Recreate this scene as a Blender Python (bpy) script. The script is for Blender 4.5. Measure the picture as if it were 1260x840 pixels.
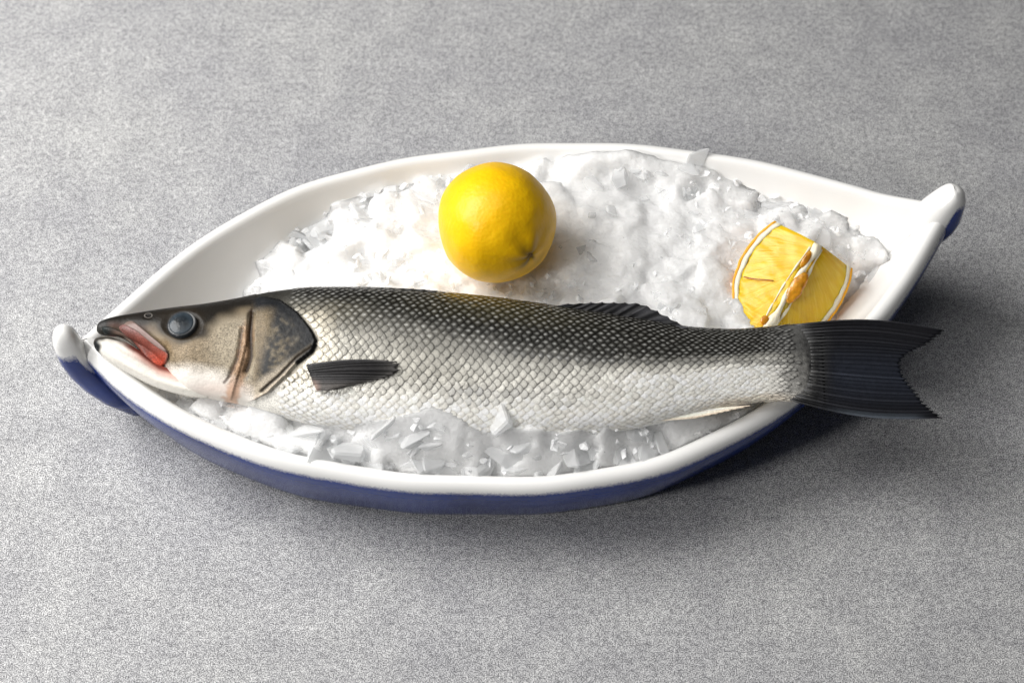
import bpy, bmesh, math, random
import numpy as np
from mathutils import Vector, Matrix, Quaternion, noise

# ------------------------------------------------------------------ scene, camera, light
scene = bpy.context.scene
for o in list(bpy.data.objects):
    bpy.data.objects.remove(o)
COL = scene.collection
random.seed(7)
RNG = np.random.default_rng(11)
R = math.radians

cam_d = bpy.data.cameras.new('camera')
cam_d.lens = 60
cam_d.sensor_width = 36
cam_d.clip_start = .01
cam_d.clip_end = 60
cam = bpy.data.objects.new('camera', cam_d)
cam.location = (0, -.54076, .78430)
cam.rotation_euler = (R(90 - 54), 0, 0)
cam_d.dof.use_dof = True
cam_d.dof.focus_distance = .895
cam_d.dof.aperture_fstop = 10
COL.objects.link(cam)
scene.camera = cam

world = bpy.data.worlds.new('World')
scene.world = world
world.use_nodes = True
world.node_tree.nodes['Background'].inputs[0].default_value = (.93, .96, 1, 1)
world.node_tree.nodes['Background'].inputs[1].default_value = .035


def area_lamp(name, loc, aim, size, power, color=(1, 1, 1)):
    d = bpy.data.lights.new(name, 'AREA')
    d.shape = 'DISK'
    d.size = size
    d.energy = power
    d.color = color
    o = bpy.data.objects.new(name, d)
    o.location = loc
    o.rotation_euler = (Vector(aim) - Vector(loc)).to_track_quat('-Z', 'Y').to_euler()
    COL.objects.link(o)
    return o


area_lamp('key_lamp', (-1.0, .20, .92), (.0, 0, .03), .95, 22.5, (1, .985, .96))
area_lamp('overhead_lamp', (-.38, .02, 1.45), (0, 0, 0), 1.2, 5.5, (1, .99, .97))
area_lamp('front_lamp', (-.80, -.62, .80), (0, .0, .05), .18, 4.6, (1, .985, .96))

scene.view_settings.view_transform = 'Standard'
scene.view_settings.look = 'None'
scene.view_settings.exposure = .18
scene.view_settings.gamma = 1
scene.view_settings.use_curve_mapping = False
scene.render.engine = 'CYCLES'
scene.cycles.max_bounces = 16
scene.cycles.diffuse_bounces = 8
scene.cycles.transmission_bounces = 10
scene.cycles.transparent_max_bounces = 10


# ------------------------------------------------------------------ helpers
def sm(a, b, x):
    t = np.clip((np.asarray(x, float) - a) / (b - a), 0, 1)
    return t * t * (3 - 2 * t)


def mesh_obj(name, verts, faces, mat=None, parent=None, smooth=True, attrs=None, col_attrs=None):
    me = bpy.data.meshes.new(name)
    me.from_pydata([tuple(map(float, v)) for v in verts], [], [tuple(map(int, f)) for f in faces])
    if attrs:
        for k, vals in attrs.items():
            a = me.attributes.new(k, 'FLOAT', 'POINT')
            a.data.foreach_set('value', np.asarray(vals, np.float32).ravel())
    if col_attrs:
        for k, vals in col_attrs.items():
            a = me.attributes.new(k, 'FLOAT_COLOR', 'POINT')
            v = np.asarray(vals, np.float32)
            if v.shape[1] == 3:
                v = np.c_[v, np.ones(len(v), np.float32)]
            a.data.foreach_set('color', v.ravel())
    me.polygons.foreach_set('use_smooth', [smooth] * len(me.polygons))
    me.update()
    if mat:
        me.materials.append(mat)
    o = bpy.data.objects.new(name, me)
    COL.objects.link(o)
    if parent:
        o.parent = parent
    return o


def empty(name, loc=(0, 0, 0), parent=None):
    o = bpy.data.objects.new(name, None)
    o.location = loc
    o.empty_display_size = .02
    COL.objects.link(o)
    if parent:
        o.parent = parent
    return o


def tag(o, label, cat, group=None, kind=None):
    if label:
        o['label'] = label
    if cat:
        o['category'] = cat
    if group:
        o['group'] = group
    if kind:
        o['kind'] = kind
    return o


def grid_faces(n, m, wrap=False, flip=False):
    """faces of an n x m vertex grid (m is the inner index), wrapped over m if asked"""
    f = []
    mm = m if wrap else m - 1
    for i in range(n - 1):
        for j in range(mm):
            k = (j + 1) % m
            q = (i * m + j, i * m + k, (i + 1) * m + k, (i + 1) * m + j)
            f.append(q[::-1] if flip else q)
    return f


def spline(xs, ys, x):
    """monotone cubic (pchip) through the points"""
    xs = np.asarray(xs, float)
    ys = np.asarray(ys, float)
    h = np.diff(xs)
    d = np.diff(ys) / h
    m = np.zeros(len(xs))
    m[0], m[-1] = d[0], d[-1]
    for i in range(1, len(xs) - 1):
        if d[i - 1] * d[i] > 0:
            w1 = 2 * h[i] + h[i - 1]
            w2 = h[i] + 2 * h[i - 1]
            m[i] = (w1 + w2) / (w1 / d[i - 1] + w2 / d[i])
    x = np.clip(np.asarray(x, float), xs[0], xs[-1])
    k = np.clip(np.searchsorted(xs, x) - 1, 0, len(h) - 1)
    t = (x - xs[k]) / h[k]
    return ((2 * t ** 3 - 3 * t ** 2 + 1) * ys[k] + (t ** 3 - 2 * t ** 2 + t) * h[k] * m[k]
            + (-2 * t ** 3 + 3 * t ** 2) * ys[k + 1] + (t ** 3 - t ** 2) * h[k] * m[k + 1])


def line_dist(x, y, poly):
    """distance from points to a polyline"""
    x = np.asarray(x, float)
    y = np.asarray(y, float)
    best = np.full(x.shape, 1e9)
    for (ax, ay), (bx, by) in zip(poly[:-1], poly[1:]):
        dx, dy = bx - ax, by - ay
        t = np.clip(((x - ax) * dx + (y - ay) * dy) / (dx * dx + dy * dy + 1e-12), 0, 1)
        best = np.minimum(best, np.hypot(x - ax - t * dx, y - ay - t * dy))
    return best


def inside(x, y, poly):
    x = np.asarray(x, float)
    y = np.asarray(y, float)
    c = np.zeros(x.shape, bool)
    n = len(poly)
    for i in range(n):
        x1, y1 = poly[i]
        x2, y2 = poly[(i + 1) % n]
        cond = ((y1 > y) != (y2 > y)) & (x < (x2 - x1) * (y - y1) / (y2 - y1 + 1e-12) + x1)
        c ^= cond
    return c


class Nodes:
    def __init__(s, name):
        s.mat = bpy.data.materials.new(name)
        s.mat.use_nodes = True
        s.nt = s.mat.node_tree
        s.p = s.nt.nodes['Principled BSDF']

    def n(s, t, **kw):
        x = s.nt.nodes.new(t)
        for k, v in kw.items():
            if k.startswith('i_'):
                x.inputs[k[2:].replace('_', ' ')].default_value = v
            else:
                setattr(x, k, v)
        return x

    def l(s, a, b):
        s.nt.links.new(a, b)

    def set(s, **kw):
        for k, v in kw.items():
            s.p.inputs[k.replace('_', ' ')].default_value = v
        return s

    def tex(s, scale, detail=3, rough=.5, kind='ShaderNodeTexNoise', vec=None):
        x = s.n(kind)
        x.inputs['Scale'].default_value = scale
        if 'Detail' in x.inputs:
            x.inputs['Detail'].default_value = detail
        if 'Roughness' in x.inputs:
            x.inputs['Roughness'].default_value = rough
        if vec is None:
            vec = s.coord()
        s.l(vec, x.inputs['Vector'])
        return x

    def coord(s, which='Object'):
        if not hasattr(s, '_tc'):
            s._tc = s.n('ShaderNodeTexCoord')
        return s._tc.outputs[which]

    def ramp(s, fac, stops):
        r = s.n('ShaderNodeValToRGB')
        e = r.color_ramp.elements
        while len(e) < len(stops):
            e.new(.5)
        for i, (p, c) in enumerate(stops):
            e[i].position = p
            e[i].color = (*c, 1) if len(c) == 3 else c
        s.l(fac, r.inputs[0])
        return r.outputs[0]

    def mix(s, fac, a, b, mode='MIX'):
        m = s.n('ShaderNodeMix', data_type='RGBA', blend_type=mode)
        for sock, v in ((m.inputs[0], fac), (m.inputs[6], a), (m.inputs[7], b)):
            if hasattr(v, 'is_linked'):
                s.l(v, sock)
            elif isinstance(v, (int, float)):
                sock.default_value = v
            else:
                sock.default_value = (*v, 1)
        return m.outputs[2]

    def math(s, op, a, b=0., clamp=False):
        m = s.n('ShaderNodeMath', operation=op, use_clamp=clamp)
        for i, v in enumerate((a, b)):
            if hasattr(v, 'is_linked'):
                s.l(v, m.inputs[i])
            else:
                m.inputs[i].default_value = v
        return m.outputs[0]

    def attr(s, name, out='Color'):
        return s.n('ShaderNodeAttribute', attribute_name=name).outputs[out]

    def bump(s, height, strength=.3, dist=.001, normal=None):
        b = s.n('ShaderNodeBump')
        b.inputs['Strength'].default_value = strength
        b.inputs['Distance'].default_value = dist
        s.l(height, b.inputs['Height'])
        if normal is not None:
            s.l(normal, b.inputs['Normal'])
        return b.outputs[0]

    def out(s, sock, name):
        s.l(sock, s.p.inputs[name])
        return s


# ------------------------------------------------------------------ materials
def mat_table():
    m = Nodes('speckled_grey_stone')
    g = m.tex(1550, 1.5, .7)
    g2 = m.tex(330, 2, .6)
    base = m.ramp(m.math('ADD', m.math('MULTIPLY', g.outputs[0], .8), m.math('MULTIPLY', g2.outputs[0], .2)),
                  [(.37, (.10, .10, .108)), (.48, (.285, .285, .293)), (.535, (.50, .50, .503)), (.63, (.77, .77, .77))])
    big = m.tex(9, 4, .6)
    blotch = m.ramp(big.outputs[0], [(.3, (.88, .88, .90)), (.7, (1.05, 1.05, 1.04))])
    big2 = m.tex(45, 5, .65)
    bl2 = m.ramp(big2.outputs[0], [(.3, (.84, .84, .85)), (.7, (1.10, 1.10, 1.09))])
    c = m.mix(1., m.mix(1., base, blotch, 'MULTIPLY'), bl2, 'MULTIPLY')
    m.out(c, 'Base Color')
    m.set(Roughness=.62)
    m.p.inputs['Specular IOR Level'].default_value = .3
    m.out(m.bump(g.outputs[0], .35, .0006), 'Normal')
    return m.mat


def mat_dish():
    m = Nodes('white_and_blue_glaze')
    p = m.attr('paint', 'Fac')
    n = m.tex(120, 4, .6)
    nf = m.tex(900, 2, .6)
    j = m.math('ADD', m.math('MULTIPLY', m.math('SUBTRACT', n.outputs[0], .5), .22),
               m.math('MULTIPLY', m.math('SUBTRACT', nf.outputs[0], .5), .35))
    f = m.math('ADD', p, j)
    f = m.ramp(f, [(.34, (0, 0, 0)), (.66, (1, 1, 1))])
    bl = m.ramp(m.tex(30, 5, .6).outputs[0], [(.3, (.002, .020, .15)), (.7, (.004, .042, .29))])
    wh = m.ramp(m.tex(18, 3).outputs[0], [(.3, (.80, .795, .78)), (.7, (.845, .84, .83))])
    m.out(m.mix(f, wh, bl), 'Base Color')
    m.set(Roughness=.2, IOR=1.5)
    m.p.inputs['Specular IOR Level'].default_value = .38
    m.p.inputs['Coat Weight'].default_value = .15
    m.p.inputs['Coat Roughness'].default_value = .06
    m.out(m.bump(m.tex(60, 3).outputs[0], .06, .002), 'Normal')
    return m.mat


def mat_ice(name, col, trans, rough, glow, sss=0.):
    """milky ice: part clear, part white scatter that lets light through"""
    m = Nodes(name)
    m.set(Roughness=rough, IOR=1.31)
    m.p.inputs['Base Color'].default_value = (*col, 1)
    m.p.inputs['Transmission Weight'].default_value = trans
    m.p.inputs['Subsurface Weight'].default_value = 1. if sss else 0.
    m.p.inputs['Subsurface Radius'].default_value = (1, 1, 1)
    m.p.inputs['Subsurface Scale'].default_value = sss
    a = m.tex(260, 5, .65)
    b = m.tex(90, 3, .6)
    v = m.n('ShaderNodeTexVoronoi')
    v.inputs['Scale'].default_value = 330
    m.l(m.coord(), v.inputs['Vector'])
    nrm = m.bump(b.outputs[0], .5, .003, m.bump(a.outputs[0], .6, .0018, m.bump(v.outputs['Distance'], .35 if sss > .003 else .1, .0012)))
    m.out(nrm, 'Normal')
    t = m.n('ShaderNodeBsdfTranslucent')
    t.inputs[0].default_value = (*col, 1)
    mx = m.n('ShaderNodeMixShader')
    mx.inputs[0].default_value = glow
    m.l(m.p.outputs[0], mx.inputs[1])
    m.l(t.outputs[0], mx.inputs[2])
    m.l(mx.outputs[0], m.nt.nodes['Material Output'].inputs['Surface'])
    return m.mat


def mat_clear_ice(name, col, clear):
    """thin wet ice: mostly see-through, with a frosty share and a glossy skin"""
    m = Nodes(name)
    m.set(Roughness=.1, IOR=1.31)
    m.p.inputs['Base Color'].default_value = (*col, 1)
    n = m.tex(170, 4, .6)
    nrm = m.bump(n.outputs[0], .5, .002)
    m.out(nrm, 'Normal')
    t = m.n('ShaderNodeBsdfTransparent')
    t.inputs[0].default_value = (.985, .99, .995, 1)
    f = m.ramp(n.outputs[0], [(.35, (clear + .15,) * 3), (.65, (clear - .2,) * 3)])
    fr = m.n('ShaderNodeLayerWeight')
    fr.inputs['Blend'].default_value = .3
    m.l(nrm, fr.inputs['Normal'])
    k = m.math('MULTIPLY', f, m.math('SUBTRACT', 1., m.math('MULTIPLY', fr.outputs['Facing'], .6)))
    mx = m.n('ShaderNodeMixShader')
    m.l(k, mx.inputs[0])
    m.l(m.p.outputs[0], mx.inputs[1])
    m.l(t.outputs[0], mx.inputs[2])
    m.l(mx.outputs[0], m.nt.nodes['Material Output'].inputs['Surface'])
    return m.mat


def mat_skin(name='wet_fish_skin', rough=.38, coat=.05, metal=.15, speck_scale=1500, spec=.13):
    m = Nodes(name)
    c = m.attr('col')
    aux = m.n('ShaderNodeSeparateColor')
    m.l(m.attr('aux'), aux.inputs[0])
    n = m.tex(speck_scale, 2.5, .7)
    n2 = m.tex(speck_scale / 4, 3, .65)
    k = m.math('ADD', m.math('MULTIPLY', m.math('SUBTRACT', n.outputs[0], .5), 5.),
               m.math('MULTIPLY', m.math('SUBTRACT', n2.outputs[0], .5), 2.2))
    k = m.math('ADD', m.math('MULTIPLY', k, aux.outputs[0]), 1.)
    k = m.math('MAXIMUM', k, .12)
    k = m.math('MINIMUM', k, 2.2)
    kc = m.n('ShaderNodeCombineColor')
    for i in range(3):
        m.l(k, kc.inputs[i])
    m.out(m.mix(1., c, kc.outputs[0], 'MULTIPLY'), 'Base Color')
    m.out(m.math('MULTIPLY', aux.outputs[1], metal), 'Metallic')
    m.set(Roughness=rough)
    m.p.inputs['Coat Weight'].default_value = coat
    m.p.inputs['Coat Roughness'].default_value = .12
    m.p.inputs['Specular IOR Level'].default_value = spec
    m.out(m.bump(n2.outputs[0], .4, .0008), 'Normal')
    return m.mat


def mat_simple(name, col, rough=.4, coat=0., sss=0., sss_r=(1, .6, .3), sss_s=.003, bump=None, var=.15, vscale=150,
               trans=0.):
    m = Nodes(name)
    n = m.tex(vscale, 4, .6)
    lo = tuple(x * (1 - var) for x in col)
    hi = tuple(min(1, x * (1 + var)) for x in col)
    m.out(m.ramp(n.outputs[0], [(.3, lo), (.7, hi)]), 'Base Color')
    m.set(Roughness=rough)
    m.p.inputs['Coat Weight'].default_value = coat
    m.p.inputs['Subsurface Weight'].default_value = sss
    m.p.inputs['Subsurface Radius'].default_value = sss_r
    m.p.inputs['Subsurface Scale'].default_value = sss_s
    m.p.inputs['Transmission Weight'].default_value = trans
    if bump:
        m.out(m.bump(m.tex(bump[0], 3, .6).outputs[0], bump[1], bump[2]), 'Normal')
    return m.mat


def mat_lemon():
    m = Nodes('lemon_rind')
    c = m.attr('col')
    n = m.tex(320, 3, .6)
    big = m.tex(40, 4, .6)
    c2 = m.mix(1., c, m.ramp(big.outputs[0], [(.3, (.86, .84, .8)), (.7, (1.1, 1.08, 1.05))]), 'MULTIPLY')
    m.out(c2, 'Base Color')
    m.set(Roughness=.4)
    m.p.inputs['Specular IOR Level'].default_value = .3
    m.p.inputs['Coat Weight'].default_value = .04
    m.p.inputs['Coat Roughness'].default_value = .25
    m.p.inputs['Subsurface Weight'].default_value = .25
    m.p.inputs['Subsurface Radius'].default_value = (1, .7, .1)
    m.p.inputs['Subsurface Scale'].default_value = .003
    v = m.n('ShaderNodeTexVoronoi', feature='SMOOTH_F1')
    v.inputs['Scale'].default_value = 520
    m.l(m.coord(), v.inputs['Vector'])
    m.out(m.bump(v.outputs['Distance'], .3, .0005, m.bump(n.outputs[0], .12, .0010)), 'Normal')
    return m.mat


def mat_pulp():
    m = Nodes('lemon_pulp')
    u = m.attr('fibre', 'Vector')
    n = m.tex(1., 4, .6, vec=u)
    c = m.ramp(n.outputs[0], [(.28, (.67, .39, .005)), (.5, (.75, .48, .014)), (.74, (.84, .61, .07))])
    m.out(c, 'Base Color')
    m.set(Roughness=.25)
    m.p.inputs['Specular IOR Level'].default_value = .3
    m.p.inputs['Coat Weight'].default_value = .0
    m.p.inputs['Coat Roughness'].default_value = .1
    m.p.inputs['Subsurface Weight'].default_value = .6
    m.p.inputs['Subsurface Radius'].default_value = (1, .6, .1)
    m.p.inputs['Subsurface Scale'].default_value = .006
    m.out(m.bump(n.outputs[0], .35, .0010), 'Normal')
    return m.mat


M_TABLE = mat_table()
M_DISH = mat_dish()
M_ICE = mat_ice('packed_crushed_ice', (.975, .977, .978), .08, .22, .0, .014)
M_SHARD = mat_clear_ice('clear_ice_shard', (.95, .955, .96), .66)
M_CRUMB = mat_clear_ice('ice_crumbs', (.95, .955, .96), .55)
M_SKIN = mat_skin()
M_SCALE = mat_skin('fish_scale', .22, .1, .25, 2600, .4)
M_FIN = mat_skin('dark_fin', .42, .03, .0, 1200, .16)
M_EYE = mat_skin('fish_eye', .2, .12, 0., 900, .2)
M_LEMON = mat_lemon()
M_PITH = mat_simple('lemon_pith', (.80, .74, .58), .55, 0, .4, (1, .8, .5), .002, (500, .5, .001), .1, 300)
M_PULP = mat_pulp()
M_SEED = mat_simple('amber_lemon_pocket', (.58, .26, .015), .22, .5, .5, (1, .5, .1), .004, (350, .6, .0012), .4, 220)
M_THREAD = mat_simple('saffron_red', (.28, .02, .008), .45)

# ------------------------------------------------------------------ table
tab = mesh_obj('table', [(-2, -2, 0), (2, -2, 0), (2, 2, 0), (-2, 2, 0)], [(0, 1, 2, 3)], M_TABLE, smooth=False)
tag(tab, 'speckled grey stone table top', 'table', kind='structure')

# ------------------------------------------------------------------ boat dish
DL = .2383
DANG = R(10.36)
DMID = Vector((.00737, .02105, 0))
DROT = Matrix.Rotation(DANG, 3, 'Z')
BS = [(-1, 0), (-.974, .0070), (-.929, .0180), (-.798, .0489), (-.603, .0829), (-.405, .1012), (-.205, .1098), (-.007, .1100),  # back and near rim, unprojected from image pixels at assumed heights
      (.188, .1042), (.378, .0926), (.560, .0748), (.728, .0500), (.888, .0225), (.955, .0095), (1, 0)]
NS = [(-1, 0), (-.978, .0085), (-.920, .0285), (-.823, .0518), (-.695, .0743), (-.534, .0941), (-.339, .1093), (-.141, .1204),
      (.098, .1241), (.297, .1169), (.453, .1044), (.602, .0843), (.774, .0560), (.905, .0262), (.965, .0105), (1, 0)]


def smooth_fit(P):
    """one clean curve through the rim points unprojected from image pixels"""
    x = np.array([p[0] for p in P[1:-1]])
    y = np.array([p[1] for p in P[1:-1]])
    k = 1 - x * x
    A = np.stack([k * x ** (4 - i) for i in range(5)], 1)
    return np.linalg.lstsq(A, y, rcond=None)[0]


FIT_B = smooth_fit(BS)
FIT_N = smooth_fit(NS)


def half_width(s, near):
    s = np.clip(np.asarray(s, float), -1, 1)
    return (1 - s * s) * np.polyval(FIT_N if near else FIT_B, s)


def rim_z(s):
    return .056 + .014 * s * s + .007 * sm(.86, 1., s)


def dish_xy(s, t):
    """dish coordinates (s along the keel in half lengths, t across in metres) to the world"""
    c, sn = math.cos(DANG), math.sin(DANG)
    x = np.asarray(s) * DL
    return DMID.x + c * x - sn * np.asarray(t), DMID.y + sn * x + c * np.asarray(t)


def to_dish(x, y):
    c, sn = math.cos(DANG), math.sin(DANG)
    dx, dy = x - DMID.x, y - DMID.y
    return (c * dx + sn * dy) / DL, -sn * dx + c * dy


NH = 150
S_HALF = np.sin(np.linspace(-math.pi / 2, math.pi / 2, NH + 1))
S_RING = np.r_[S_HALF[:-1], S_HALF[::-1][:-1]]
NEAR = np.r_[np.zeros(NH, bool), np.ones(NH, bool)]
W_RING = np.where(NEAR, -half_width(S_RING, True), half_width(S_RING, False))
FLOOR = .014
# (inset from the rim edge, height as a fraction between floor and rim, blue paint)
LEVELS = [(.092, 0., 0), (.072, .0, 0), (.056, .02, 0), (.044, .07, 0), (.034, .18, 0), (.026, .36, 0), (.0185, .58, 0),
          (.0130, .78, 0), (.0098, .905, 0), (.0085, .965, 0), (.0070, .995, 0), (.0050, 1.01, 0), (.0030, .998, 0), (.0014, .970, .05),
          (.0004, .93, .30), (.0, .89, .52), (.0, .84, .75), (.0004, .76, .9), (.0018, .62, 1), (.0048, .40, 1),
          (.0088, .17, 1), (.0125, -.06, 1), (.0155, -.2, 1), (.0175, -.27, 1), (.022, -.28, 1)]


def ring(inset, f):
    tipin = inset * 1.45
    s = S_RING * (1 - tipin / DL)
    wmax = .116
    t = W_RING * (1 - inset / wmax)
    zr = rim_z(S_RING)
    if f >= 0:
        z = FLOOR + (zr - FLOOR) * f
    else:
        z = FLOOR + f / .28 * FLOOR
        z = np.full_like(S_RING, z)
    return s, t, z


def build_dish():
    root = empty('boat_dish', (DMID.x, DMID.y, 0))
    root.rotation_euler = (0, 0, DANG)
    tag(root, 'white boat-shaped ceramic dish with blue glazed outside holding ice', 'dish')
    V, A = [], []
    for ins, f, pnt in LEVELS:
        s, t, z = ring(ins, f)
        wob = .0005 * np.sin(9 * S_RING + 3 * NEAR) + .0004 * np.sin(23 * S_RING)
        V += list(zip(s * DL, t + wob * (t != 0), z))
        extra = .16 * np.sin(5 * S_RING + 1) * .3
        end = np.clip((np.abs(S_RING) - .55) / .45, 0, 1)
        p = pnt + (extra + .30 * end * sm(0, 1, S_RING)) * (0 < pnt < 1)
        A += list(np.broadcast_to(p, S_RING.shape))
    n = len(LEVELS)
    m = len(S_RING)
    F = grid_faces(n, m, True)
    F.append(tuple(range(m))[::-1])
    F.append(tuple(range((n - 1) * m, n * m)))
    body = mesh_obj('bowl', V, F, M_DISH, root, attrs={'paint': A})
    # raised stem posts at both ends
    K = 32
    for sgn, path, tc in ((-1, [(.006, -24, 9, 8), (.02, -13, 9, 9), (.035, -6, 9, 9), (.05, -1.5, 8.4, 8.6), (.062, .8, 7.8, 8), (.071, 1.8, 7.2, 7.3),
                                (.078, 2.2, 6.7, 6.8), (.083, 2.2, 5.6, 5.8), (.0862, 2.2, 3.9, 4), (.0878, 2.2, 1.8, 1.9), (.0882, 2.2, .1, .1)], -.0045),
                          (1, [(.045, -13, 6, 4), (.055, -12, 9.5, 8.5), (.064, -10.5, 12, 11.2), (.071, -9.3, 12.6, 11.4), (.078, -7.6, 11.2, 9.8),
                               (.084, -6, 9.6, 8.2), (.0885, -5.2, 7.4, 6.4), (.0910, -4.8, 4.4, 3.8), (.0920, -4.6, .2, .2)], .001)):
        VV, AA = [], []
        for z, off, rl, rw in path:
            for k in range(K):
                a = 2 * math.pi * k / K
                ca, sa = math.cos(a), math.sin(a)
                dx = rl * .001 * math.copysign(abs(ca) ** .85, ca)
                dy = rw * .001 * math.copysign(abs(sa) ** .85, sa)
                zz = z
                if sgn > 0:
                    zz = z - .0035 * sm(.07, .09, z) * max(0, -ca) - .001 * max(0, ca)
                VV.append((sgn * (DL + off * .001) + dx, dy + tc * float(sm(.02, .07, z)), zz))
                outw = sgn * ca
                if sgn < 0:      # dipped in blue below a soft line, white towards the bowl
                    d = .5 + (.0715 - z) / .012 - 1.6 * float(sm(-.35, -.75, outw))
                else:
                    d = (.5 + (.0835 - z) / .010) * (1 - float(sm(.62, .2, outw - .35 * sa)))
                AA.append(min(1, max(0, d)))
        FF = grid_faces(len(path), K, True)
        FF.append(tuple(range((len(path) - 1) * K, len(path) * K)))
        FF.append(tuple(range(K))[::-1])
        mesh_obj('stem_post', VV, FF, M_DISH, root, attrs={'paint': AA})
    return root


build_dish()


# ------------------------------------------------------------------ crushed ice
def value_noise(x, y, sc, seed=0.):
    return np.array([noise.noise(Vector((a * sc, b * sc, seed))) for a, b in zip(np.ravel(x), np.ravel(y))]).reshape(np.shape(x))


FC_N = 460
FC_S = RNG.uniform(-1, 1, FC_N)
FC_T = RNG.uniform(-.12, .12, FC_N)
FC_GX = RNG.normal(0, .22, FC_N)
FC_GY = RNG.normal(0, .22, FC_N)
FC_H = RNG.normal(0, .0012, FC_N)


def ice_level(s, t):
    """broad shape of the ice heap, before chunks"""
    s = np.asarray(s, float)
    t = np.asarray(t, float)
    z = .0485 + 0 * s
    wb = half_width(s, False)
    z = z + .010 * sm(.035, .012, wb - t) * sm(.0, .25, s) * sm(.62, .45, s)       # piled to the back rim
    z = z + .006 * np.exp(-((s - .22) / .16) ** 2 - ((t - .05) / .035) ** 2)       # smooth mound
    z = z - .010 * sm(-.3, -.62, s)                                               # thins out to the bow
    z = z - .018 * np.exp(-((s - .65) / .15) ** 2 - ((t + .030) / .026) ** 2)         # hollow under the lemon wedge
    z = z - .012 * np.exp(-((s - .77) / .07) ** 2 - ((t + .022) / .022) ** 2)
    wn = half_width(s, True)
    d = t + wn
    bank = rim_z(s) - .005 + spline([-1, -.86, -.6, -.45, -.3, -.05, .15, .3, .4, .47, 1], [0, 0, .012, .0205, .0285, .0305, .0285, .0235, .010, 0, 0], s) * sm(.009, .036, d)   # heap along the near side, up the belly
    bf = sm(.064, .042, d) * sm(.50, .42, s)
    z = np.maximum(z, bank) * bf + z * (1 - bf)
    return z


def ice_mask(s, t):
    s = np.asarray(s, float)
    t = np.asarray(t, float)
    edge = -.66 - .20 * sm(-.01, -.05, t)
    j = .03 * np.sin(t * 190) + .02 * np.sin(t * 430 + 1)
    return sm(edge - .03, edge + .09, s + j) * sm(.90, .84, s)


ICE_LINE = [(150, 480), (235, 490), (290, 499), (320, 499), (340, 512), (400, 518), (450, 516), (500, 508), (530, 498), (560, 508), (590, 529),
            (640, 524), (700, 530), (740, 522), (780, 520), (810, 508), (840, 506), (856, 512), (866, 545), (1200, 560)]


def against_fish(x, y, z):
    """how far ice at a world point stands over the flank (m), and how far below the ice line in image pixels it lies"""
    d = np.stack([np.asarray(x, float) - F_O.x, np.asarray(y, float) - F_O.y, np.asarray(z, float) - F_O.z])
    u, v, w = (np.tensordot(np.array(a[:]), d, 1) for a in (F_U, F_V, F_N))
    a, vc, b = prof_at(u)
    on = (np.abs(v - vc) < a) & (u > U0) & (u < U1)
    X, Y = to_pixels(u, v, w)
    line = np.interp(X, [p[0] for p in ICE_LINE], [p[1] for p in ICE_LINE])
    return on, w - flank_w(u, v), Y - line


def build_ice_bed():
    nr, m = 105, 420
    sh = np.sin(np.linspace(-math.pi / 2, math.pi / 2, m // 2 + 1))
    s_r = np.r_[sh[:-1], sh[::-1][:-1]]
    nr_near = np.r_[np.zeros(m // 2, bool), np.ones(m // 2, bool)]
    w_r = np.where(nr_near, -half_width(s_r, True), half_width(s_r, False))
    ins = np.where(nr_near, .0105, .0140)
    s_r = s_r * (1 - 1.45 * .0135 / DL)
    w_r = w_r * (1 - ins / .116)
    rho = np.linspace(0.02, 1, nr) ** .8
    S = (rho[:, None] * s_r[None]).ravel()
    T = (rho[:, None] * w_r[None]).ravel()
    Z = ice_level(S, T)
    X, Y = S * DL, T
    # chunk facets: every point belongs to the nearest chunk and takes its tilt
    d2 = (X[:, None] - (FC_S * DL)[None]) ** 2 + (Y[:, None] - FC_T[None]) ** 2
    wt = np.exp(-(d2 - d2.min(1, keepdims=True)) / (2 * .0019 ** 2))
    wt /= wt.sum(1, keepdims=True)
    pl = FC_H[None] + (X[:, None] - (FC_S * DL)[None]) * FC_GX[None] + (Y[:, None] - FC_T[None]) * FC_GY[None]
    fz = (wt * pl).sum(1)
    calm = np.exp(-((S - .22) / .2) ** 2 - ((T - .045) / .045) ** 2)
    n1 = value_noise(X, Y, 55, 1.) * .0022 + value_noise(X, Y, 170, 5.) * .0013 + value_noise(X, Y, 420, 9.) * .0006
    bankm = sm(.045, .03, T + half_width(S, True)) * sm(.009, .016, T + half_width(S, True))
    Z = Z + fz * (1 - .75 * calm) * (1 + .5 * bankm) + n1
    mk = ice_mask(S, T)
    Z = .016 + (Z - .016) * mk ** .7
    x, y = dish_xy(S, T)
    # heights forced to an edge traced in image pixels: ice lies over the belly only below the ice line
    for _ in range(6):
        on, over, below = against_fish(x, y, Z)
        Z = np.where(on & (below < 0) & (over > -.0015), Z - np.maximum(over + .0015, 0), Z)
        Z = np.where(on & (below > 4) & (over < .0012) & (T < 0), Z + np.minimum(.0012 - over, .004), Z)
    F = grid_faces(nr, m, True, flip=False)
    F = [f for f in F if min(mk[list(f)]) > .03]
    F.append(tuple(range(m))[::-1])
    # underside, so the heap is a closed body
    n = len(Z)
    edges = {}
    for f in F:
        for a, b in zip(f, f[1:] + f[:1]):
            edges[(a, b)] = 1
    low = np.minimum(Z - .012, .030)
    F2 = [tuple(i + n for i in f[::-1]) for f in F]
    rim = [(a, b) for (a, b) in edges if (b, a) not in edges]
    F += F2 + [(b, a, a + n, b + n) for a, b in rim]
    return list(zip(x, y, Z)) + list(zip(x, y, low)), F


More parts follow.
